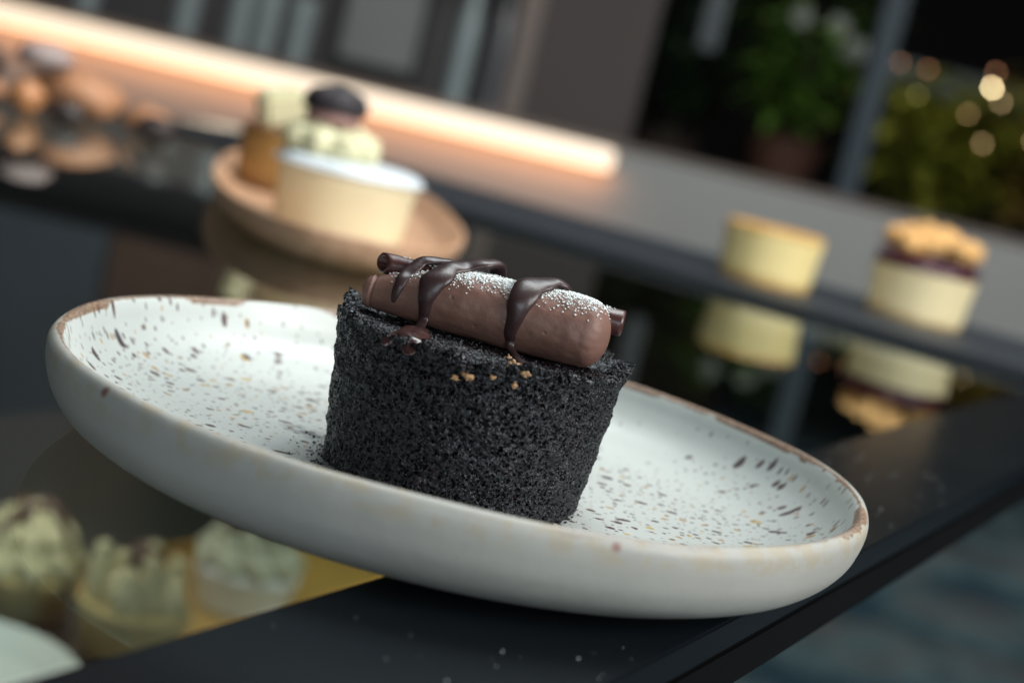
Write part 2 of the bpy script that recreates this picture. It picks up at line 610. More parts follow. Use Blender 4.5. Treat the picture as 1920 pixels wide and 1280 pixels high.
# glass sheet: real thickness, its top at z = 0
mesh_obj("glass_top", [(X0, Y0, 0), (XB, Y0, 0), (XB, Y1 - .012, 0), (X0, Y1 - .012, 0)], [(0, 1, 2, 3)], GLASS, case, smooth=False)
box("enamel_border", (XB, Y0, -0.008), (XF, Y1 - .012, 0), ENAMEL, case, 0.0006)
box("frame_rail", (XF - 0.030, Y0, -0.0205), (XF - 0.0004, Y1, -0.0085), FRAME, case, 0.001)
box("frame_rail", (X0, Y1 - .0115, -0.030), (XF + 0.0004, Y1, -0.0012), FRAME, case, 0.0015)
mesh_obj("front_glass", [(-0.110, Y0, FLOORZ + .08), (-0.110, Y1 - .02, FLOORZ + .08), (-0.110, Y1 - .02, -0.0210), (-0.110, Y0, -0.0210)], [(0, 1, 2, 3)], GLASS, case, smooth=False)
box("plinth", (X0, Y0, FLOORZ), (-0.50, Y1 - .02, FLOORZ + .08), FRAME, case, 0.002)
box("back_panel", (X0, Y1 - 0.018, FLOORZ + .0805), (-0.46, Y1 - 0.013, -0.0310), simple("case_lining", (0.022, 0.020, 0.018), 0.6, 0.2), case)
box("corner_post", (-0.135, Y1 - 0.05, FLOORZ), (-0.112, Y1 - 0.025, -0.0210), FRAME, case, 0.001)
box("inner_shelf", (X0, 0.25, -0.312), (-0.40, Y1 - 0.02, -0.300), simple("dark_shelf", (0.020, 0.022, 0.018), 0.45, 0.3, 12), case)

strip = tag(box("slate_board", (-0.95, 1.083, 0.0003), (-0.115, 1.3375, 0.0062), SLATE, None, 0.001),
            "long black slate board along the rear edge of the glass under two cheesecakes", "serving board")
strip.rotation_euler = (0, 0, PHI)

# dust and water specks on the enamel
dust_v, dust_f = [], []
tet = np.array([(0, 0, 1), (0.9, 0, -.4), (-.45, .8, -.4), (-.45, -.8, -.4)])
for k in range(150):
    u, v = random.uniform(XB + 0.003, XF - .001), random.uniform(0.24, 0.62)
    x, y = u * math.cos(PHI) - v * math.sin(PHI), u * math.sin(PHI) + v * math.cos(PHI)
    if math.hypot(x + .0075, y - .4076) < 0.098:
        continue
    s = random.choice([0.00010, 0.00013, 0.00018, 0.0003])
    z = 0.0
    dust_v += [tuple(p * s + np.array((x, y, z + s * .4))) for p in tet]
    q = len(dust_v) - 4
    dust_f += [(q, q + 1, q + 2), (q, q + 2, q + 3), (q, q + 3, q + 1), (q + 1, q + 3, q + 2)]
dust = tag(mesh_obj("dust_specks", dust_v, dust_f, simple("pale_dust", (0.6, 0.66, 0.68), 0.8, 0.1)), "scattered pale dust specks on the black border of the glass", "dust")
dust["kind"] = "stuff"

# ------------------------------------------------------------------ plate
PC = (-0.0075, 0.4076)
pl_prof = smooth_prof([(0.0, 0.0072), (0.03, 0.0073), (0.06, 0.0075), (0.080, 0.0082), (0.090, 0.0102), (0.0965, 0.0140), (0.1000, 0.0185),
                       (0.1016, 0.0226), (0.1026, 0.0245), (0.1040, 0.0250), (0.1053, 0.0242), (0.1060, 0.0220), (0.1056, 0.0180), (0.1038, 0.0128),
                       (0.0995, 0.0078), (0.0920, 0.0038), (0.0830, 0.0014), (0.0740, 0.0006), (0.0700, 0.0004), (0.060, 0.0012), (0.0, 0.0012)], 7)


def plate_wob(r, z, th):
    k = 1 + 0.0025 * np.sin(2 * th + 0.7) + 0.0018 * np.sin(5 * th) + 0.0008 * np.sin(17 * th + 1)
    zz = z + np.clip(z - 0.015, 0, 1) * (0.025 * np.sin(3 * th + 1) + 0.02 * np.sin(7 * th))
    return r * k, zz


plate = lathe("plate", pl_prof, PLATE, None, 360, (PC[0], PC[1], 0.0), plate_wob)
tag(plate, "round off white stoneware plate with brown speckles and a worn brown rim", "plate")

# ------------------------------------------------------------------ the chocolate cake
CC = Vector((-0.0070, 0.3925, 0.0076))
cake = thing("chocolate_cake", "small dark chocolate cake topped with a cream roll and ganache on the plate", "cake", CC)
NTH = 1150
Hc = 0.0365
zs = np.concatenate([[0, 0], np.linspace(0, Hc, 175), np.full(70, Hc)])
rb, rt = 0.0318, 0.0357
rs = np.concatenate([[0.0001, rb * 0.6], rb + (rt - rb) * np.linspace(0, 1, 175), rt * np.linspace(0.985, 0.0002, 70)])
rs[2] -= 0.0008
rs[3] -= 0.0003
th = np.arange(NTH) * 2 * PI / NTH


def vnoise(th_, f, seed, oct_=3):
    out = np.empty(len(th_))
    for i, a in enumerate(th_):
        out[i] = noise.fractal(Vector((math.cos(a) * f, math.sin(a) * f, seed)), 0.7, 2.0, oct_)
    return out


rimn = vnoise(th, 3.5, 1.7, 4)
rimn2 = vnoise(th, 16, 4.2, 3)
sidn = vnoise(th, 1.3, 9.1, 2)
r2 = rs[:, None] * (1 + 0.012 * sidn[None])
z2 = zs[:, None] * np.ones(NTH)[None]
hz = np.clip(z2 / Hc, 0, 1)
side = (np.arange(len(zs)) < 177)[:, None]
flare = np.clip((hz - 0.90) / 0.1, 0, 1) ** 1.5
r2 = r2 + np.where(side, flare * (0.0008 + 0.0012 * rimn + 0.0009 * rimn2)[None], 0)
edge = np.clip((r2 / rt - 0.90) / 0.1, 0, 1)
z2 = z2 + np.where(side, flare, edge) * (0.0004 + 0.0022 * rimn + 0.0011 * rimn2)[None]
ri = np.clip(r2 / rt, 0, 1)
z2 = z2 - np.where(side, 0, (1 - ri ** 2) * 0.0003)
# torn crumbs that stand up at the left and right ends of the rim
for a0, wd, up, out_ in ((2.93, 0.10, 0.0030, 0.0004), (3.06, 0.05, 0.0016, 0.0), (-0.10, 0.15, 0.0005, 0.0003), (5.1, 0.12, 0.0008, 0.0002)):
    da = np.abs((th - a0 + PI) % (2 * PI) - PI)
    bmp = np.exp(-(da / wd) ** 2)[None]
    k = np.where(side, flare, np.clip((r2 / rt - 0.88) / 0.12, 0, 1))
    z2 = z2 + k * bmp * up
    r2 = r2 + k * bmp * out_
V = np.stack([r2 * np.cos(th), r2 * np.sin(th), z2], -1)
V[:2, :, 2] = 0
mesh_obj("sponge", V, grid_faces(len(zs), NTH), SPONGE, cake)

# the cream roll lies across the top: rounded cylinder, fatter towards its right end
CCn = np.array(CC)
NU, NV = 160, 260
ends = [(-0.0388, 0.3905), (0.0228, 0.3832)]
L = math.hypot(ends[1][0] - ends[0][0], ends[1][1] - ends[0][1])
D = np.array([(ends[1][0] - ends[0][0]) / L, (ends[1][1] - ends[0][1]) / L, 0])
Bn = np.array([-D[1], D[0], 0])
dl = L * (0.5 - 0.5 * np.cos(np.linspace(0, 1, NV) * PI))
rad = np.interp(dl / L, [0, .06, .14, .27, .42, .65, .85, 1], [.0036, .0042, .0054, .0069, .0079, .0083, .0086, .0083])
axz = 0.0447 + rad * 0.97 + np.interp(dl / L, [0, .2, .5, 1], [.0013, .0006, 0, 0])
capL = np.sqrt(np.clip(1 - ((0.0016 - dl) / 0.0016).clip(0, 1) ** 2, 0, 1))
capR = np.sqrt(np.clip(1 - ((dl - (L - 0.0058)) / 0.0058).clip(0, 1) ** 2, 0, 1))
prof = np.maximum(rad * capL * capR, 1e-5)
# crease of the rolled left end
prof = prof * (1 - 0.10 * np.exp(-((dl - 0.0031) / 0.00030) ** 2) + 0.05 * np.exp(-((dl - 0.0023) / 0.0005) ** 2))
tu = np.arange(NU) * 2 * PI / NU
Vr = np.empty((NV, NU, 3))
for i in range(NV):
    p0 = np.array([ends[0][0], ends[0][1], axz[i]]) + D * dl[i] - CCn
    for j in range(NU):
        q = noise.fractal(Vector((dl[i] * 110, math.cos(tu[j]) * 1.3, math.sin(tu[j]) * 1.3)), 0.6, 2.0, 3)
        rr_ = prof[i] * (1 + 0.026 * q)
        Vr[i, j] = p0 + Bn * math.cos(tu[j]) * rr_ * 1.04 + np.array([0, 0, 1]) * math.sin(tu[j]) * rr_
roll = mesh_obj("cream_roll", Vr, grid_faces(NV, NU), MOUSSE, cake)

# hollow dark chocolate cigarette behind it, bulging in the middle
TA = np.array([-0.0376, 0.3935, 0.05690]) - CCn
TB = np.array([0.0255, 0.3878, 0.05690]) - CCn
Lt = np.linalg.norm(TB - TA)
TD = (TB - TA) / Lt
TN = np.array([0, 0, 1.0]) - TD[2] * TD
TN /= np.linalg.norm(TN)
TBn = np.cross(TN, TD)
rings = []
for (d_, r_) in [(0.010, 0.0014), (0.0006, 0.00145), (0.0001, 0.0017), (0.0, 0.0021), (0.0002, 0.00250), (0.0008, 0.00265)] + \
        [(x_, 0.00268) for x_ in np.linspace(0.0045, Lt - 0.001, 90)] + [(Lt - 0.0002, 0.0026), (Lt, 0.0021), (Lt - .0002, 0.0014), (Lt - 0.006, 0.0013)]:
    row = []
    bulge = 1 + 0.42 * np.interp(d_ / Lt, [0, .16, .35, .6, .8, 1], [0, 0, .9, 1, .6, .5])
    sag = np.array([0, 0, -0.0003]) * (bulge - 1)
    for j in range(72):
        a = j * 2 * PI / 72
        k = 1 + 0.07 * noise.noise(Vector((d_ * 180, math.cos(a), math.sin(a)))) + 0.04 * math.cos(2 * a + 1)
        spiral = 1 - 0.10 * math.exp(-(((a - 3.6) / 0.10) ** 2)) + 0.04 * math.exp(-(((a - 3.4) / 0.10) ** 2))
        lean = 0.0017 * (1 + math.cos(a)) if (d_ < 0.002 or d_ == 0.010) else 0
        row.append(TA + TD * (d_ + lean) + sag + (-TBn * math.cos(a) + TN * math.sin(a)) * r_ * k * spiral * bulge)
    rings.append(row)
shell = mesh_obj("chocolate_tube", np.array(rings), grid_faces(len(rings), 72)[:, ::-1], TUBE, cake)



from mathutils.bvhtree import BVHTree
ROLL_TREES = [BVHTree.FromPolygons([v.co for v in o_.data.vertices], [tuple(p.vertices) for p in o_.data.polygons]) for o_ in (roll, shell)]


def ribbon(name, pts, mat, parent, flat, lift):
    """pts: x, y, z, half width, nx, ny, nz lying on the roll; the section is pushed out along the normal"""
    q_ = []
    for x, y, z, w_, nx, ny, nz in pts:
        p_ = Vector((x, y, z))
        for tr_ in ROLL_TREES:
            h_ = tr_.find_nearest(p_)
            if h_[3] < 0.0045 and (p_ - h_[0]).dot(h_[1]) < 0:
                p_ = h_[0]
        q_.append((p_.x, p_.y, p_.z, w_, nx, ny, nz))
    pts = q_
    P = [(x + nx * lift * w_, y + ny * lift * w_, z + nz * lift * w_, w_) for x, y, z, w_, nx, ny, nz in pts]
    N = [(nx, ny, nz) for *_, nx, ny, nz in pts]

    def wob(rr, u_, th_):
        return rr * (1 + 0.10 * np.sin(u_ * 19 + 2 * np.cos(th_)) + 0.05 * np.sin(u_ * 47 + th_) + 0.10 * np.abs(np.cos(th_)) ** 4)
    return tube(name, P, mat, parent, 40, flat, N, True, wob)


ribbon("ganache_drip", [(-0.0095, 0.0060, 0.0505, .0012, 0, .9, .4), (-0.0118, 0.0025, 0.0527, .0016, 0, .4, .9), (-0.0150, -0.0005, 0.0527, .0018, -0.1, -.1, .99), (-0.0190, -0.0020, 0.0518, .0017, -0.1, -.4, .9),
                        (-0.0213, -0.0050, 0.0490, .0016, -0.15, -.7, .7), (-0.0223, -0.0074, 0.0466, .0014, -0.2, -.8, .5), (-0.0229, -0.00825, 0.0442, .0010, -.2, -.96, .12), (-0.0230, -0.0082, 0.0423, .0006, -.2, -.94, -.3)],
       GANACHE, cake, 0.48, 0.22)
ribbon("ganache_drip", [(0.0005, 0.006, 0.051, 0.001792, 0, 0.9, 0.4), (-0.0012, 0.002, 0.0543, 0.002432, 0, 0.4, 0.9), (-0.0045, -0.001, 0.0545, 0.002688, 0, 0, 1), (-0.0085, -0.0032, 0.0528, 0.002688, -0.1, -0.2, 0.97), (-0.012, -0.0058, 0.0512, 0.002944, -0.2, -0.4, 0.9),
                        (-0.0144, -0.0093, 0.0484, 0.002944, -0.2, -0.8, 0.56), (-0.015, -0.0103, 0.0452, 0.002, -0.2, -0.97, 0.13), (-0.0151, -0.0101, 0.0422, 0.0014, -0.2, -0.9, -0.3),
                        (-0.015, -0.0108, 0.0395, 0.001, -0.1, -0.95, 0.1), (-0.0152, -0.0135, 0.0374, 0.0012, 0, -0.5, 0.8)],
       GANACHE, cake, 0.48, 0.22)
ribbon("ganache_puddle", [(-0.0148, -0.011, 0.0372, 0.00143, 0, 0, 1), (-0.0154, -0.0165, 0.0373, 0.00234, 0, 0, 1), (-0.0158, -0.0235, 0.0374, 0.00338, 0, 0, 1), (-0.0155, -0.03, 0.0369, 0.00286, 0, -0.4, 0.9), (-0.0148, -0.0342, 0.0352, 0.0013, -0.2, -0.8, 0.4)],
       m_ganache("wet_ganache", (0.036, 0.016, 0.015), 0.14), cake, 0.42, 0.10)
ribbon("ganache_puddle", [(-0.016, -0.019, 0.0369, 0.00156, 0, 0, 1), (-0.018, -0.026, 0.0369, 0.00221, 0, 0, 1), (-0.0202, -0.03, 0.0366, 0.00143, 0, -0.3, 0.9), (-0.0212, -0.0312, 0.0352, 0.00078, 0, -0.6, 0.7)],
       m_ganache("wet_ganache", (0.036, 0.016, 0.015), 0.14), cake, 0.45, 0.0)
ribbon("ganache_drip", [(0.0175, -0.0015, 0.052, 0.001536, 0.2, 0.8, 0.5), (0.016, -0.0042, 0.0541, 0.002176, 0, 0.1, 1), (0.0133, -0.0052, 0.0545, 0.00256, 0, 0, 1), (0.0102, -0.008, 0.0535, 0.003072, 0, -0.2, 0.97), (0.008, -0.0113, 0.0514, 0.003328, -0.1, -0.6, 0.8),
                        (0.0067, -0.01345, 0.0485, 0.002816, 0, -0.89, 0.45), (0.0063, -0.014, 0.0455, 0.0018, -0.1, -0.99, 0.06), (0.0064, -0.0133, 0.0423, 0.0013, -0.1, -0.86, -0.4), (0.0067, -0.013, 0.0398, 0.001, -0.1, -0.95, 0),
                        (0.0074, -0.0142, 0.0378, 0.0009, 0, -0.5, 0.8), (0.009, -0.0185, 0.037, 0.0009, 0, 0, 1), (0.0104, -0.024, 0.037, 0.0009, 0, 0, 1), (0.0112, -0.0275, 0.0369, 0.0006, 0, 0, 1)],
       GANACHE, cake, 0.48, 0.22)
for k, (nx_, ny_, nz_, r_) in enumerate([(-0.00365, -0.03535, 0.03209, .00073), (-0.00078, -0.03569, 0.03323, .00085), (0.00456, -0.03569, 0.0343, .00048), (0.0099, -0.0350, 0.0337, .0005),
                                         (0.0090, -0.0330, 0.0367, .0010), (0.0112, -0.0345, 0.0369, .0009), (0.0082, -0.0270, 0.0368, .0008), (0.0072, -0.0205, 0.0368, .0007), (0.0102, -0.0300, 0.0370, .0010)]):
    lump("nut_piece", NUT, cake, (nx_, ny_ - .0002, nz_), r_, k + 50, 0.95, 1.5, 3, (1.3, .9, .7 + .1 * (k % 4)))

# loose crumbs round the foot of the cake
rc_ = random.Random(11)
cv, cf_ = [], []
for k in range(170):
    a_ = rc_.gauss(PI * 1.02, 0.42) if k < 110 else rc_.uniform(PI, 2 * PI)
    d_ = 0.0318 + abs(rc_.gauss(0, 0.0045 if k < 110 else 0.0018))
    s_ = rc_.choice([.00012, .00018, .00025, .0004]) * (1 if k % 9 else 1.6)
    c_ = np.array([d_ * math.cos(a_), d_ * math.sin(a_), s_ * 0.5])
    cv.append(c_)
    cf_.append(s_)
bmc = bmesh.new()
bmesh.ops.create_icosphere(bmc, subdivisions=1, radius=1.0)
cgv = np.array([v.co for v in bmc.verts])
cgf = np.array([[v.index for v in f.verts] for f in bmc.faces])
bmc.free()
VV = np.concatenate([cgv * s_ * np.array([rc_.uniform(.7, 1.5), rc_.uniform(.7, 1.5), .8]) * (1 + 0.3 * np.sin(cgv[:, :1] * 9 + i_)) + c_ for i_, (c_, s_) in enumerate(zip(cv, cf_))])
FF = np.concatenate([cgf + len(cgv) * i_ for i_ in range(len(cv))])
crumbs = mesh_obj("cake_crumbs", VV, FF, simple("crumb", (0.012, 0.010, 0.013), 0.5, 0.4, 500), None, False, CC)
tag(crumbs, "fine black crumbs scattered on the plate round the foot of the chocolate cake", "crumbs")
crumbs["kind"] = "stuff"

# icing sugar dusted over the roll and the tube
sv, sf = [], []
trees = ROLL_TREES
gbm = bmesh.new()
bmesh.ops.create_icosphere(gbm, subdivisions=1, radius=1.0)
gv = np.array([v.co for v in gbm.verts])
gf = np.array([[v.index for v in f.verts] for f in gbm.faces])
gbm.free()
rg = random.Random(4)
cnt_ = 0
GV, GF = [], []
x_lo, x_hi = -0.0260, 0.0300
for k in range(60000):
    if cnt_ >= 4000:
        break
    x_ = rg.uniform(x_lo, x_hi)
    y_ = rg.gauss(-0.0070 - 0.0030 * np.interp(x_, [-.02, .03], [0, 1]), 0.0042)
    hit = max((t_.ray_cast(Vector((x_, y_, 0.08)), Vector((0, 0, -1))) for t_ in trees), key=lambda h_: h_[0].z if h_[0] else -1)
    if not hit[0] or hit[0].z < 0.042:
        continue
    nz_ = hit[1].z
    dens_ = np.interp(x_, [-.026, -.022, -.016, -.006, .004, .012, .022, .027, .030], [.02, .2, .6, 1.0, 1.0, .8, .95, .7, .1])
    cl_ = noise.noise(Vector((x_ * 620, y_ * 620, 2.0))) * 0.5 + noise.noise(Vector((x_ * 1700, y_ * 1700, 5.0))) * 0.4
    p_ = dens_ * min(1, max(0, (nz_ - 0.36 - 0.45 * cl_) / 0.60)) ** 2.0 * (0.62 + 1.7 * cl_)
    stray = rg.random() < 0.010 * dens_ and nz_ > 0.22
    if stray:
        p_ = 1.0
    if rg.random() > p_:
        continue
    s_ = rg.choice([.00011, .00015, .00018, .00022, .00028]) * rg.uniform(.8, 1.15) * (1.25 if stray else 1)
    sq_ = np.array([rg.uniform(.7, 1.4), rg.uniform(.7, 1.4), rg.uniform(.5, .9)])
    c_ = np.array(hit[0]) + np.array(hit[1]) * s_ * 0.3
    GF.append(gf + len(gv) * cnt_)
    GV.append(gv * sq_ * s_ + c_)
    cnt_ += 1
o = mesh_obj("icing_sugar", np.concatenate(GV), np.concatenate(GF), SUGAR, cake)
o["kind"] = "stuff"


# ------------------------------------------------------------------ oval wooden dish with two cheesecakes
DU = 1.7526
WOOD = m_wood("warm_beech", (0.46, 0.26, 0.15), (0.62, 0.38, 0.24))


def sgp(v_):
    return math.copysign(abs(v_) ** 0.82, v_)


def oval(name, prof, mat, parent, a, bb, n=120, loc=None):
    th_ = np.arange(n) * 2 * PI / n
    V_ = np.array([[((a + o) * sgp(math.cos(t_)) if a + o > 0 else 0, (bb + o) * sgp(math.sin(t_)) if bb + o > 0 else 0, z_) for t_ in th_] for (o, z_) in prof])
    return mesh_obj(name, V_, grid_faces(len(prof), n), mat, parent, loc=loc)


dish = oval("wooden_dish", smooth_prof([(-0.0745, 0.0055), (-0.05, 0.0055), (-0.016, 0.006), (-0.007, 0.0110), (-0.001, 0.0165), (0.001, 0.0180), (0.003, 0.0168),
                                       (0.001, 0.009), (-0.006, 0.003), (-0.015, 0.0003), (-0.040, 0.0002), (-0.0745, 0.0002)], 5), WOOD, None, 0.240, 0.074, 160)
dish.location = (-0.1312, 1.0131, 0)
dish.rotation_euler = (0, 0, DU)
tag(dish, "oval light brown wooden dish with raised lip holding two cheesecakes on the glass", "dish")


def cc_prof(rb_, rt_, h_):
    return smooth_prof([(0, 0), (rb_ * .7, 0), (rb_ - .002, 0), (rb_, 0.002), ((rb_ + rt_) / 2, h_ / 2), (rt_, h_ - .003), (rt_ - .0012, h_ - 0.0006), (rt_ - .004, h_), (rt_ * .6, h_), (0, h_)], 5)


def wobble(amp, s):
    def f(r, z, th_):
        q = np.array([noise.noise(Vector((math.cos(t_) * 2, math.sin(t_) * 2, s))) for t_ in th_[0]])
        return r * (1 + amp * q[None]), z * (1 + 0.5 * amp * q[None])
    return f


def swirl(name, parent, mat, loc, r, h, turns=7, lobes=8):
    """piped rosette"""
    prof_ = smooth_prof([(r * .2, 0), (r * .85, 0), (r, h * .18), (r * .86, h * .40), (r * .70, h * .50), (r * .74, h * .62), (r * .45, h * .82), (r * .18, h), (0.0005, h * 1.04)], 6)

    def f(rr_, z, th_):
        return rr_ * (1 + 0.13 * np.sin(lobes * th_ + z / h * 5)), z
    return lathe(name, prof_, mat, parent, 120, loc, f)


t = thing("cheesecake", "tall cheesecake with white icing and a black biscuit on top in the wooden dish", "cheesecake", (-0.1106, 0.8950, 0.0058))
lathe("cake_body", cc_prof(0.0365, 0.0392, 0.0345), m_cheesecake("pale_cheesecake_side", (0.86, 0.78, 0.52), (0.74, 0.58, 0.32), -0.004, 0.046, 0.004), t, 96, None, wobble(0.02, 1))
lathe("white_icing", smooth_prof([(0, 0.0342), (0.0402, 0.0342), (0.0409, 0.0356), (0.0395, 0.0378), (0.030, 0.0400), (0, 0.0408)], 6), ICING, t, 96, None, wobble(0.03, 5))
for k in range(15):
    a = k * 2 * PI / 9 + .3
    rr_, zz_, sz_ = ((0.0185, 0.0465, 0.0108) if k < 9 else (0.0095, 0.0525, 0.0088))
    lump("cream_dollop", CREAM, t, (-0.013 + rr_ * math.cos(a), rr_ * math.sin(a), zz_), sz_, k, 0.25, 1.5, 3, (1, 1, 0.8))
px_ = -0.0155
o = lathe("pink_filling", [(0, .056), (.0150, .056), (.0156, .0585), (.0150, .0625), (0, .0625)], PINK, t, 48)
o.location = (px_, 0, 0.0015)
o = lathe("biscuit", smooth_prof([(0, .0626), (.0165, .0626), (.0180, .0650), (.0176, .0695), (.013, .0745), (.004, .0765), (0, .0768)], 5), COOKIE, t, 64, None, wobble(0.05, 3))
o.location = (px_, 0, 0.0015)

t = thing("cheesecake", "browner cheesecake topped with blocks of pale cream behind the iced one", "cheesecake", (-0.168, 1.045, 0.0058))
lathe("cake_body", cc_prof(0.033, 0.035, 0.040), m_cheesecake("caramel_cheesecake_side", (0.42, 0.24, 0.07), (0.18, 0.08, 0.03), 0, 0.040, 0.012), t, 96, None, wobble(0.03, 7))
for loc_, sz_, rz_ in (((-0.012, -0.008, 0.054), (0.030, 0.022, 0.022), 0.5), ((0.014, 0.008, 0.046), (0.024, 0.02, 0.014), -0.4)):
    o = box("cream_block", tuple(-x / 2 for x in sz_), tuple(x / 2 for x in sz_), CREAM, t, 0.003)
    o.location = loc_
    o.rotation_euler = (0.1, -0.25, rz_)

# ------------------------------------------------------------------ two cheesecakes on the slate board
t = thing("cheesecake", "plain pale yellow cheesecake with browned edges standing alone on the black slate board", "cheesecake", (0.1775, 1.2350, 0.0064), 0.4, "cheesecakes on the slate board")
lathe("cake_body", cc_prof(0.0350, 0.0385, 0.0430), m_cheesecake("yellow_cheesecake_side", (0.90, 0.74, 0.34), (0.48, 0.24, 0.05), 0, 0.043, 0.009), t, 96, None, wobble(0.02, 11))
t = thing("cheesecake", "cheesecake with dark purple jam and golden crumble on top on the slate board", "cheesecake", (0.2965, 1.2350, 0.0064), 0.0, "cheesecakes on the slate board")
lathe("cake_body", cc_prof(0.0360, 0.0395, 0.0390), m_cheesecake("cream_cheesecake_side", (0.86, 0.74, 0.44), (0.52, 0.32, 0.12), 0, 0.047, 0.007), t, 96, None, wobble(0.02, 15))
lathe("jam_layer", smooth_prof([(0, .0388), (.0375, .0388), (.0388, .042), (.0365, .0475), (0, .0485)], 5), JAM, t, 96, None, wobble(0.04, 8))
cn = 0
for k in range(34):
    a = random.uniform(0, 2 * PI)
    r_ = 0.033 * math.sqrt(random.random())
    if k < 16:
        a, r_ = k * 2 * PI / 16, 0.0315 - (0.005 if 3.3 < k * 2 * PI / 16 < 4.9 else 0)
    lump("crumble_piece", CRUMBLE, t, (r_ * math.cos(a), r_ * math.sin(a), 0.0545 + 0.010 * (1 - (r_ / .034) ** 2) + random.uniform(-.0015, .004)),
         random.uniform(0.0062, 0.0095), k, 0.45, 1.8, 2)

# ------------------------------------------------------------------ inside the case, under the glass
CASEM = Matrix.Rotation(PHI, 3, 'Z')


def inside(lx, ly, z=-0.2995):
    p = CASEM @ Vector((lx, ly, 0))
    return (p.x, p.y, z)


tray = thing("golden_tray", "golden metal tray under the cream topped tarts inside the case", "tray", inside(-0.56, 0.98), PHI)
GOLD = simple("brushed_gold", (0.46, 0.29, 0.07), 0.42, 0.2, 30, 0.25)
box("tray_plate", (-0.15, -0.16, 0), (0.16, 0.16, 0.003), GOLD, tray, 0.001)
box("tray_rim", (-0.156, -0.16, 0), (-0.1502, 0.16, 0.012), GOLD, tray, 0.001)
box("tray_rim", (0.1602, -0.16, 0), (0.166, 0.16, 0.012), GOLD, tray, 0.001)
wp = thing("serving_plate", "white round plate inside the case in front of the tarts at lower left", "plate", inside(-0.631, 0.653))
lathe("plate_body", smooth_prof([(0, .004), (.05, .004), (.062, .008), (.075, .014), (.0765, .0135), (.064, .004), (.045, 0), (0, 0)], 5), simple("white_china", (0.62, 0.70, 0.70), 0.2, 0.04), wp, 96)
CUPM = m_cheesecake("tart_case", (0.42, 0.34, 0.14), (0.34, 0.24, 0.09), 0, 0.04)
CHOC = simple("cocoa_drizzle", (0.09, 0.04, 0.025), 0.4, 0.3, 80)


def tart(loc, label, kind, z=0.0):
    t_ = thing("cream_tart", label, "tart", (loc[0], loc[1], loc[2] + 0.0035 + z), random.uniform(0, 3), "cream topped tarts inside the case")
    if kind == 2:
        for k in range(10):
            a = k * 2 * PI / 10
            rr_ = 0.020 if k % 2 else 0.012
            tube("cream_finger", [(rr_ * math.cos(a), rr_ * math.sin(a), .030, .008), (rr_ * 1.25 * math.cos(a), rr_ * 1.25 * math.sin(a), .045, .0085),
                                  (rr_ * 1.3 * math.cos(a), rr_ * 1.3 * math.sin(a), .052 + .007 * (k % 3), .0055)], CREAM, t_, 16)
        lathe("tart_base", cc_prof(0.030, 0.036, 0.034), CUPM, t_, 64)
        lump("cocoa_piece", CHOC, t_, (0, 0, .062), .010, 3, .4)
    else:
        lathe("tart_base", cc_prof(0.032, 0.038, 0.030), CUPM if kind == 1 else ICING, t_, 64)
        swirl("cream_swirl", t_, CREAM if kind == 1 else simple("pale_cream", (0.52, 0.57, 0.46), .5, .08), (0, 0, 0.029), 0.036, 0.042, lobes=9)
        if kind == 1:
            for k in range(9):
                a = k * 0.7
                tube("cream_petal", [(.030 * math.cos(a), .030 * math.sin(a), .032, .006), (.024 * math.cos(a), .024 * math.sin(a), .052, .0065), (.012 * math.cos(a), .012 * math.sin(a), .068, .003)], CREAM, t_, 12)
            for k in range(4):
                a = k * 1.7
                tube("cocoa_drizzle", [(.026 * math.cos(a), .026 * math.sin(a), .056, .0045), (.010 * math.cos(a + .4), .010 * math.sin(a + .4), .070, .0045), (.020 * math.cos(a + 2.4), .020 * math.sin(a + 2.4), .060, .0035)], CHOC, t_, 10)
        else:
            for k in range(5):
                lump("cocoa_piece", CHOC, t_, (.018 * math.cos(k * 1.3) + .006, .018 * math.sin(k * 1.3), .064), .013, k, .35, 1.6, 2)
    return t_


tart(inside(-0.692, 0.770), "yellowish cream tart with cocoa drizzle nearest the left edge inside the case", 1)
tart(inside(-0.606, 0.781), "tart piled with upright fingers of piped cream in the middle of the golden tray", 2)
tart(inside(-0.623, 0.920), "pale green white tart with dark cocoa pieces on the golden tray by the plate", 3)
tag(lathe("amber_glass", smooth_prof([(0, 0), (.02, 0), (.026, .012), (.028, .04), (.022, .055), (0, .055)], 6), simple("amber_glaze", (0.22, 0.07, 0.02), 0.4, 0.2), None, 48, inside(-0.975, 0.955)),
    "small orange pot at the far left inside the case", "pot")

# ------------------------------------------------------------------ small pastries heaped on the glass at the far left
def atgl(px, y, z):
    return (px, y, z)


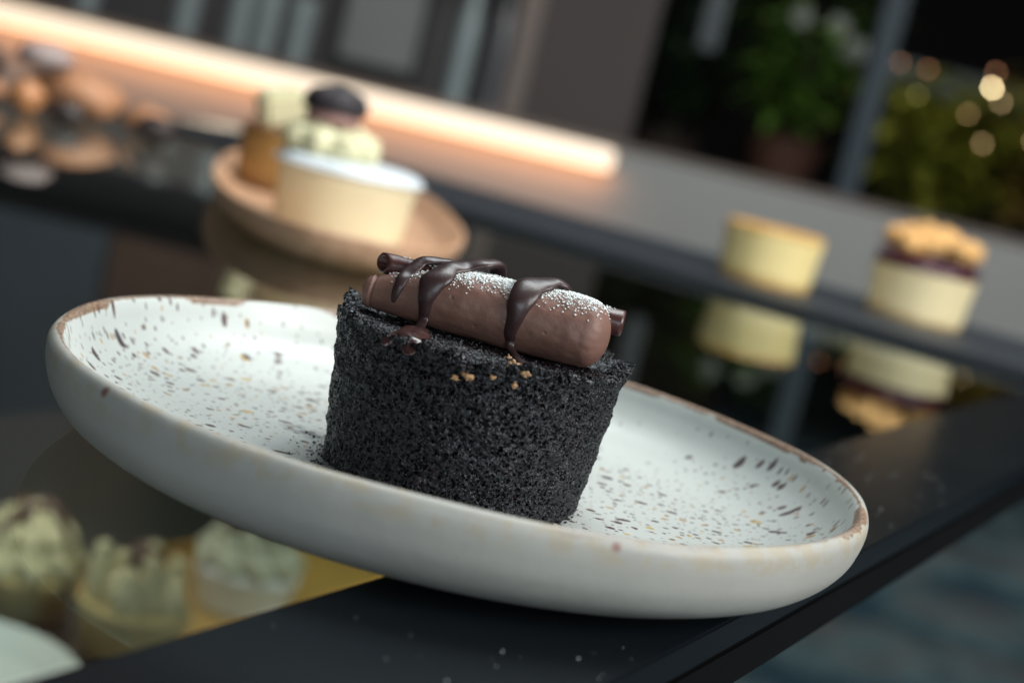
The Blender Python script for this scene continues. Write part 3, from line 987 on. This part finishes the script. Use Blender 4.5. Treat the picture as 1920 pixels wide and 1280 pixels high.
BROWN = simple("baked_brown_crust", (0.42, 0.20, 0.10), 0.6, 0.35, 60, bump=0.4, bscale=200)
ORNG = simple("orange_glaze", (0.50, 0.22, 0.09), 0.35, 0.25, 60)
SILV = simple("pale_sugar_glaze", (0.36, 0.28, 0.26), 0.5, 0.12, 60)
DKP = simple("dark_cocoa_pastry", (0.030, 0.020, 0.018), 0.5, 0.3, 60)
for i, (nm, lab, mt, loc, rd, scl) in enumerate([
        ("pastry", "pale glazed oblong pastry on top of the heap at the far left of the glass", SILV, (-0.408, 1.26, 0.044), 0.018, (1.25, 1, 0.62)),
        ("pastry", "orange glazed round pastry at the front of the heap at the far left", ORNG, (-0.400, 1.21, 0.014), 0.0135, (1, 1, 0.95)),
        ("pastry", "broad brown crusted pastry carrying the pale glazed one", BROWN, (-0.385, 1.285, 0.019), 0.026, (1.5, 1, 0.72)),
        ("pastry", "brown pastry at the right end of the heap beside the black truffle", BROWN, (-0.322, 1.27, 0.0125), 0.0155, (1.2, 1, 0.8)),
        ("truffle", "small black cocoa truffle standing alone beside the pastry heap", DKP, (-0.301, 1.215, 0.0115), 0.0125, (1.25, 1, 0.9)),
        ("truffle", "black cocoa truffle at the left frame edge behind the orange pastry", DKP, (-0.445, 1.24, 0.0315), 0.013, (1, 1, 1)),
        ("pastry", "brown pastry under the black truffle at the left frame edge", BROWN, (-0.450, 1.25, 0.011), 0.017, (1.2, 1, 0.62)),
        ("pastry", "dark brown cocoa pastry in front of the orange glazed one", DKP, (-0.370, 1.215, 0.009), 0.011, (1.4, 1, 0.8))]):
    o = lump(nm, mt, None, loc, rd, i + 20, 0.16, 1.3, 3, scl)
    tag(o, lab, nm)

# ------------------------------------------------------------------ rear counter with its light strip
LEDGE = simple("grey_ledge_panel", (0.20, 0.205, 0.20), 0.5, 0.08, 4)
TOPM = simple("brown_counter_edge", (0.12, 0.095, 0.08), 0.5, 0.2, 6)
cnt = thing("rear_counter", "long grey panelled counter with a brown top edge behind the glass case", "counter", (0, 2.4, FLOORZ))
box("front_panel", (-2.2, 0, 0.80), (2.6, 0.04, 1.004), LEDGE, cnt)
for k in range(3):
    box("leg", (-2.1 + k * 0.9, 0.05, 0), (-2.02 + k * 0.9, 0.13, 0.999), TOPM, cnt, 0.002)
box("counter_top", (-2.2, -0.004, 1.0046), (2.6, 0.22, 1.013), TOPM, cnt, 0.002)
ll = area("light_strip_lamp", (-0.40, 2.366, 0.014), (-0.40, 2.40, -0.016), 0.97, 0.006, 0.72, (1.0, 0.40, 0.17))
led = thing("light_strip", "long warm glowing light strip under the edge of the grey counter, ending at the pillar", "light strip", (0, 2.3915, 0.0385))
box("diffuser", (-0.885, -0.014, -0.0190), (0.083, 0.008, 0.0135), m_emit("warm_diffuser", (1.0, 0.66, 0.34), 0.74), led, 0.004)
box("end_cap", (0.0832, -0.014, -0.0190), (0.0862, 0.008, 0.0135), simple("clear_cap", (0.45, 0.33, 0.22), 0.3, 0.1), led, 0.001)
box("end_cap", (-0.8882, -0.014, -0.0190), (-0.8852, 0.008, 0.0135), simple("clear_cap", (0.45, 0.33, 0.22), 0.3, 0.1), led, 0.001)

GLZ = simple("grey_green_glazed_glass", (0.17, 0.20, 0.205), 0.25, 0.2, 10)
DKB = simple("dark_bottle", (0.05, 0.05, 0.055), 0.3, 0.2, 10)
bot_prof = smooth_prof([(0, 0), (.030, 0), (.034, .006), (.034, .10), (.031, .14), (.015, .18), (.012, .22), (.014, .24), (0, .24)], 4)
cup_prof = smooth_prof([(0, 0), (.016, 0), (.019, .01), (.0215, .09), (.0205, .092), (.018, .012), (0, .012)], 4)
for i, (x_, lab) in enumerate([(-0.7643, "leftmost"), (-0.6092, "second"), (-0.5261, "third"), (-0.4846, "fourth"), (-0.4317, "rightmost")]):
    o = lathe("drinking_glass", cup_prof, GLZ, None, 32, (x_, 2.50, 0.0635))
    tag(o, lab + " of the five pale tumblers standing in a row on the grey counter", "glass", "tumblers on the counter")
o = lathe("bottle", smooth_prof([(0, 0), (.015, 0), (.017, .006), (.017, .11), (.012, .15), (.010, .22), (0, .22)], 4), simple("pale_green_bottle_glass", (0.18, 0.22, 0.225), 0.25, 0.2, 10), None, 32, (-0.178, 2.50, 0.0635))
tag(o, "slim pale green bottle standing on the counter left of the pillar", "bottle")
o = lathe("bottle", smooth_prof([(0, 0), (.020, 0), (.022, .006), (.022, .12), (.010, .16), (.009, .21), (0, .21)], 4), DKB, None, 32, (-0.125, 2.50, 0.0635))
tag(o, "dark bottle standing between the pale green bottle and the pillar", "bottle")
pn = tag(box("wall_panel", (-0.455, 3.10, 0.085), (-0.310, 3.145, 1.2), simple("pale_grey_panel", (0.18, 0.19, 0.19), 0.6, 0.1, 4), None, 0.002),
         "pale grey upright panel on the dark wall between tumblers and pillar", "panel")
dp = tag(box("wall_panel", (-0.298, 3.12, 0.02), (-0.150, 3.1485, 1.2), simple("dark_panel", (0.045, 0.044, 0.047), 0.7, 0.15, 4), None, 0.002),
         "dark upright panel on the wall behind the slim pale green bottle", "panel")

PILL = simple("taupe_pillar", (0.062, 0.053, 0.051), 0.8, 0.1, 4)
pil = thing("pillar", "square taupe pillar with a paler strip down its left edge behind the counter", "pillar", (0, 0, 0))
box("shaft", (-0.085, 3.0, FLOORZ), (0.124, 3.2, 2.4), PILL, pil, 0.003)
box("edge_strip", (-0.128, 2.99, FLOORZ), (-0.0856, 3.2, 2.4), simple("pale_taupe_strip", (0.17, 0.14, 0.125), 0.7, 0.1, 4), pil, 0.002)

POLE = simple("slate_blue_metal", (0.014, 0.031, 0.045), 0.6, 0.15, 3)
tag(box("window_mullion", (0.515, 2.98, FLOORZ), (0.555, 3.03, 2.4), POLE, None, 0.004), "wide slate blue metal window post between the two dark panes", "window post")
tag(box("window_mullion", (0.203, 3.0, 0.255), (0.240, 3.04, 2.4), simple("dim_teal_metal", (0.018, 0.032, 0.040), 0.5, 0.15, 3), None, 0.004),
    "short dim teal post hanging from above beside the pillar", "window post")

cab = thing("wall_cabinet", "dark upper cabinet with vertical doors above the tumblers and the pale panel", "cabinet", (0, 0, 0))
CABM = simple("dark_cabinet_lacquer", (0.040, 0.040, 0.042), 0.5, 0.3, 4)
BLG = simple("blue_grey_lacquer", (0.10, 0.125, 0.15), 0.5, 0.3, 4)
BRL = simple("brown_lacquer", (0.15, 0.085, 0.06), 0.5, 0.3, 4)
for k in range(7):
    box("door", (-2.40 + k * 0.325, 2.97, 0.33), (-2.40 + k * 0.325 + 0.318, 2.99, 2.3), [CABM, BLG, BRL][k % 3], cab, 0.003)
box("carcass", (-2.42, 2.992, 0.32), (-0.135, 3.148, 2.35), CABM, cab)

# plants seen through the window
def plant(name, label, loc, spread, height, n, la, lb, size, flowers=0, seed=1, potc=(0.075, 0.030, 0.018)):
    r = random.Random(seed)
    root = thing(name, label, "plant", loc, 0, "potted plants behind the counter")
    lathe("pot", smooth_prof([(0, 0), (.05, 0), (.06, .01), (.085, .13), (.09, .14), (.08, .14), (0, .12)], 4), simple(name + "_pot", potc, 0.7, 0.2, 10), root, 40)
    vs, fs = [], []
    for i in range(n):
        a = r.uniform(0, 2 * PI)
        el = r.uniform(0.15, 1.0)
        rad_ = spread * r.uniform(0.15, 1) * math.sin(el * 2.2)
        base = Vector((rad_ * math.cos(a), rad_ * math.sin(a), 0.13 + height * el * r.uniform(.8, 1)))
        dr = Vector((math.cos(a + r.uniform(-.6, .6)), math.sin(a + r.uniform(-.6, .6)), r.uniform(-.5, .7))).normalized()
        sd = dr.cross(Vector((0, 0, 1))).normalized()
        L_ = size * r.uniform(.6, 1.3)
        W_ = L_ * 0.24
        up = Vector((0, 0, 1))
        k = len(vs)
        for s_, wd, bend in ((0, .1, 0), (.35, 1, .08), (.7, .8, .06), (1, .02, -.12)):
            c_ = base + dr * L_ * s_ + up * L_ * bend
            vs += [tuple(c_ - sd * W_ * wd + up * L_ * .03), tuple(c_ - up * L_ * .015), tuple(c_ + sd * W_ * wd + up * L_ * .03)]
        for s_ in range(3):
            q = k + s_ * 3
            fs += [(q, q + 1, q + 4, q + 3), (q + 1, q + 2, q + 5, q + 4)]
    o_ = mesh_obj("foliage", vs, fs, m_leaf(name + "_leaf", la, lb), root)
    o_["kind"] = "stuff"
    tube("stem", [(0, 0, .10, .008), (.01, 0, .10 + height * .4, .006), (0, .01, .1 + height * .8, .004)], simple(name + "_stem", (0.05, 0.05, 0.02), .6, .2), root, 10)
    return root


pl1 = plant("potted_plant", "bushy dark green plant in a terracotta pot left of the slate blue post", (0.50, 3.70, 0.0), 0.16, 0.34, 330, (0.05, 0.12, 0.02), (0.16, 0.30, 0.04), 0.07, seed=3)
PET = simple("white_petal", (0.26, 0.28, 0.26), 0.6, 0.1, 30)
for k, (fx, fy, fz) in enumerate([(0.452, 3.62, 0.405), (0.535, 3.60, 0.400), (0.590, 3.63, 0.365), (0.575, 3.62, 0.345)]):
    fl = thing("orchid_bloom", ["white bloom furthest left above the terracotta potted plant", "white bloom in the middle of the spray above the plant",
                               "white bloom at the right of the spray next to the slate blue post", "lowest white bloom of the spray above the green plant"][k], "flower", (fx, fy, fz), 0, "white blooms above the plant")
    for j in range(5):
        a = j * 2 * PI / 5 + k
        pt = lump("petal", PET, fl, (0.014 * math.cos(a), 0, 0.014 * math.sin(a)), 0.013, j, .1, 1, 2, (1, .25, 1))
    tube("stalk", [(0, .004, 0, .0015), (-.01, .03, -.08, .0015), (-.02, .05, -.17, .002)], simple("stalk_green", (0.04, 0.06, 0.02), .6, .2), fl, 8)
plant("potted_plant", "tall sunlit yellow green plant right of the slate blue post", (1.02, 4.5, -0.12), 0.24, 0.42, 420, (0.14, 0.22, 0.03), (0.55, 0.52, 0.07), 0.10, seed=5, potc=(0.07, 0.035, 0.025))
plant("potted_plant", "yellow lit leafy plant at the right frame edge", (1.36, 4.6, -0.12), 0.18, 0.50, 330, (0.35, 0.28, 0.05), (0.75, 0.52, 0.16), 0.09, seed=8, potc=(0.10, 0.05, 0.03))
plant("potted_plant", "dim dark green plant just right of the pillar", (0.25, 3.95, -0.05), 0.14, 0.36, 240, (0.010, 0.022, 0.010), (0.02, 0.05, 0.018), 0.07, seed=12, potc=(0.03, 0.02, 0.015))
tag(box("planter_shelf", (0.15, 3.45, -0.145), (1.75, 4.9, -0.125), simple("brown_shelf", (0.045, 0.026, 0.018), .7, .3, 8), None, 0.003), "long dark brown shelf carrying the potted plants", "shelf")
tag(box("pale_sign_board", (0.90, 5.3, 0.395), (1.45, 5.33, 0.485), simple("pale_board", (0.21, 0.25, 0.24), .7, .3, 12), None, 0.004), "long pale grey board hanging above the yellow green plants", "board")
for k, (bx, bz, s_, st, cl) in enumerate([(1.2438, .4459, .0045, 50, (1, .78, .42)), (1.283, .409, .0045, 12, (1, .66, .33)), (1.04, .4551, .006, 4.0, (.8, .28, .10)), (.953, .455, .006, 3.6, (.8, .28, .10)),
                                         (1.243, .493, .0065, 4.0, (.8, .30, .12)), (1.195, .352, .006, 8, (1, .58, .22)), (1.262, .276, .0075, 7, (1, .62, .28)), (1.41, .32, .007, 8, (1, .6, .25)), (1.40, .40, .007, 5, (1, .6, .25)),
                                         (1.03, .372, .006, 5, (.7, .6, .12))]):
    o = lump("light_bulb", m_emit("bulb_glow", cl, st * (1.1 if k == 0 else 0.6 if k < 5 else 0.35)), None, (bx * 0.84, 4.2, 0.1059 + (bz - 0.1059) * 0.84), s_ * 0.84, 0, 0, 1, 2)
    tag(o, ["brightest small warm bulb above the yellow green plants", "dimmer warm bulb touching the brightest one on its right", "dim amber bulb in the row above the pale board",
            "dim amber bulb at the left end of the row above the pale board", "dim amber bulb right above the brightest bulb", "orange bulb among leaves under the brightest bulb",
            "large orange bulb low among the leaves", "orange bulb near the right frame edge by the yellow plant", "upper yellow bulb near the right frame edge", "faint yellow bulb among the leaves under the pale board"][k], "light bulb", "bulbs hanging behind the plants")
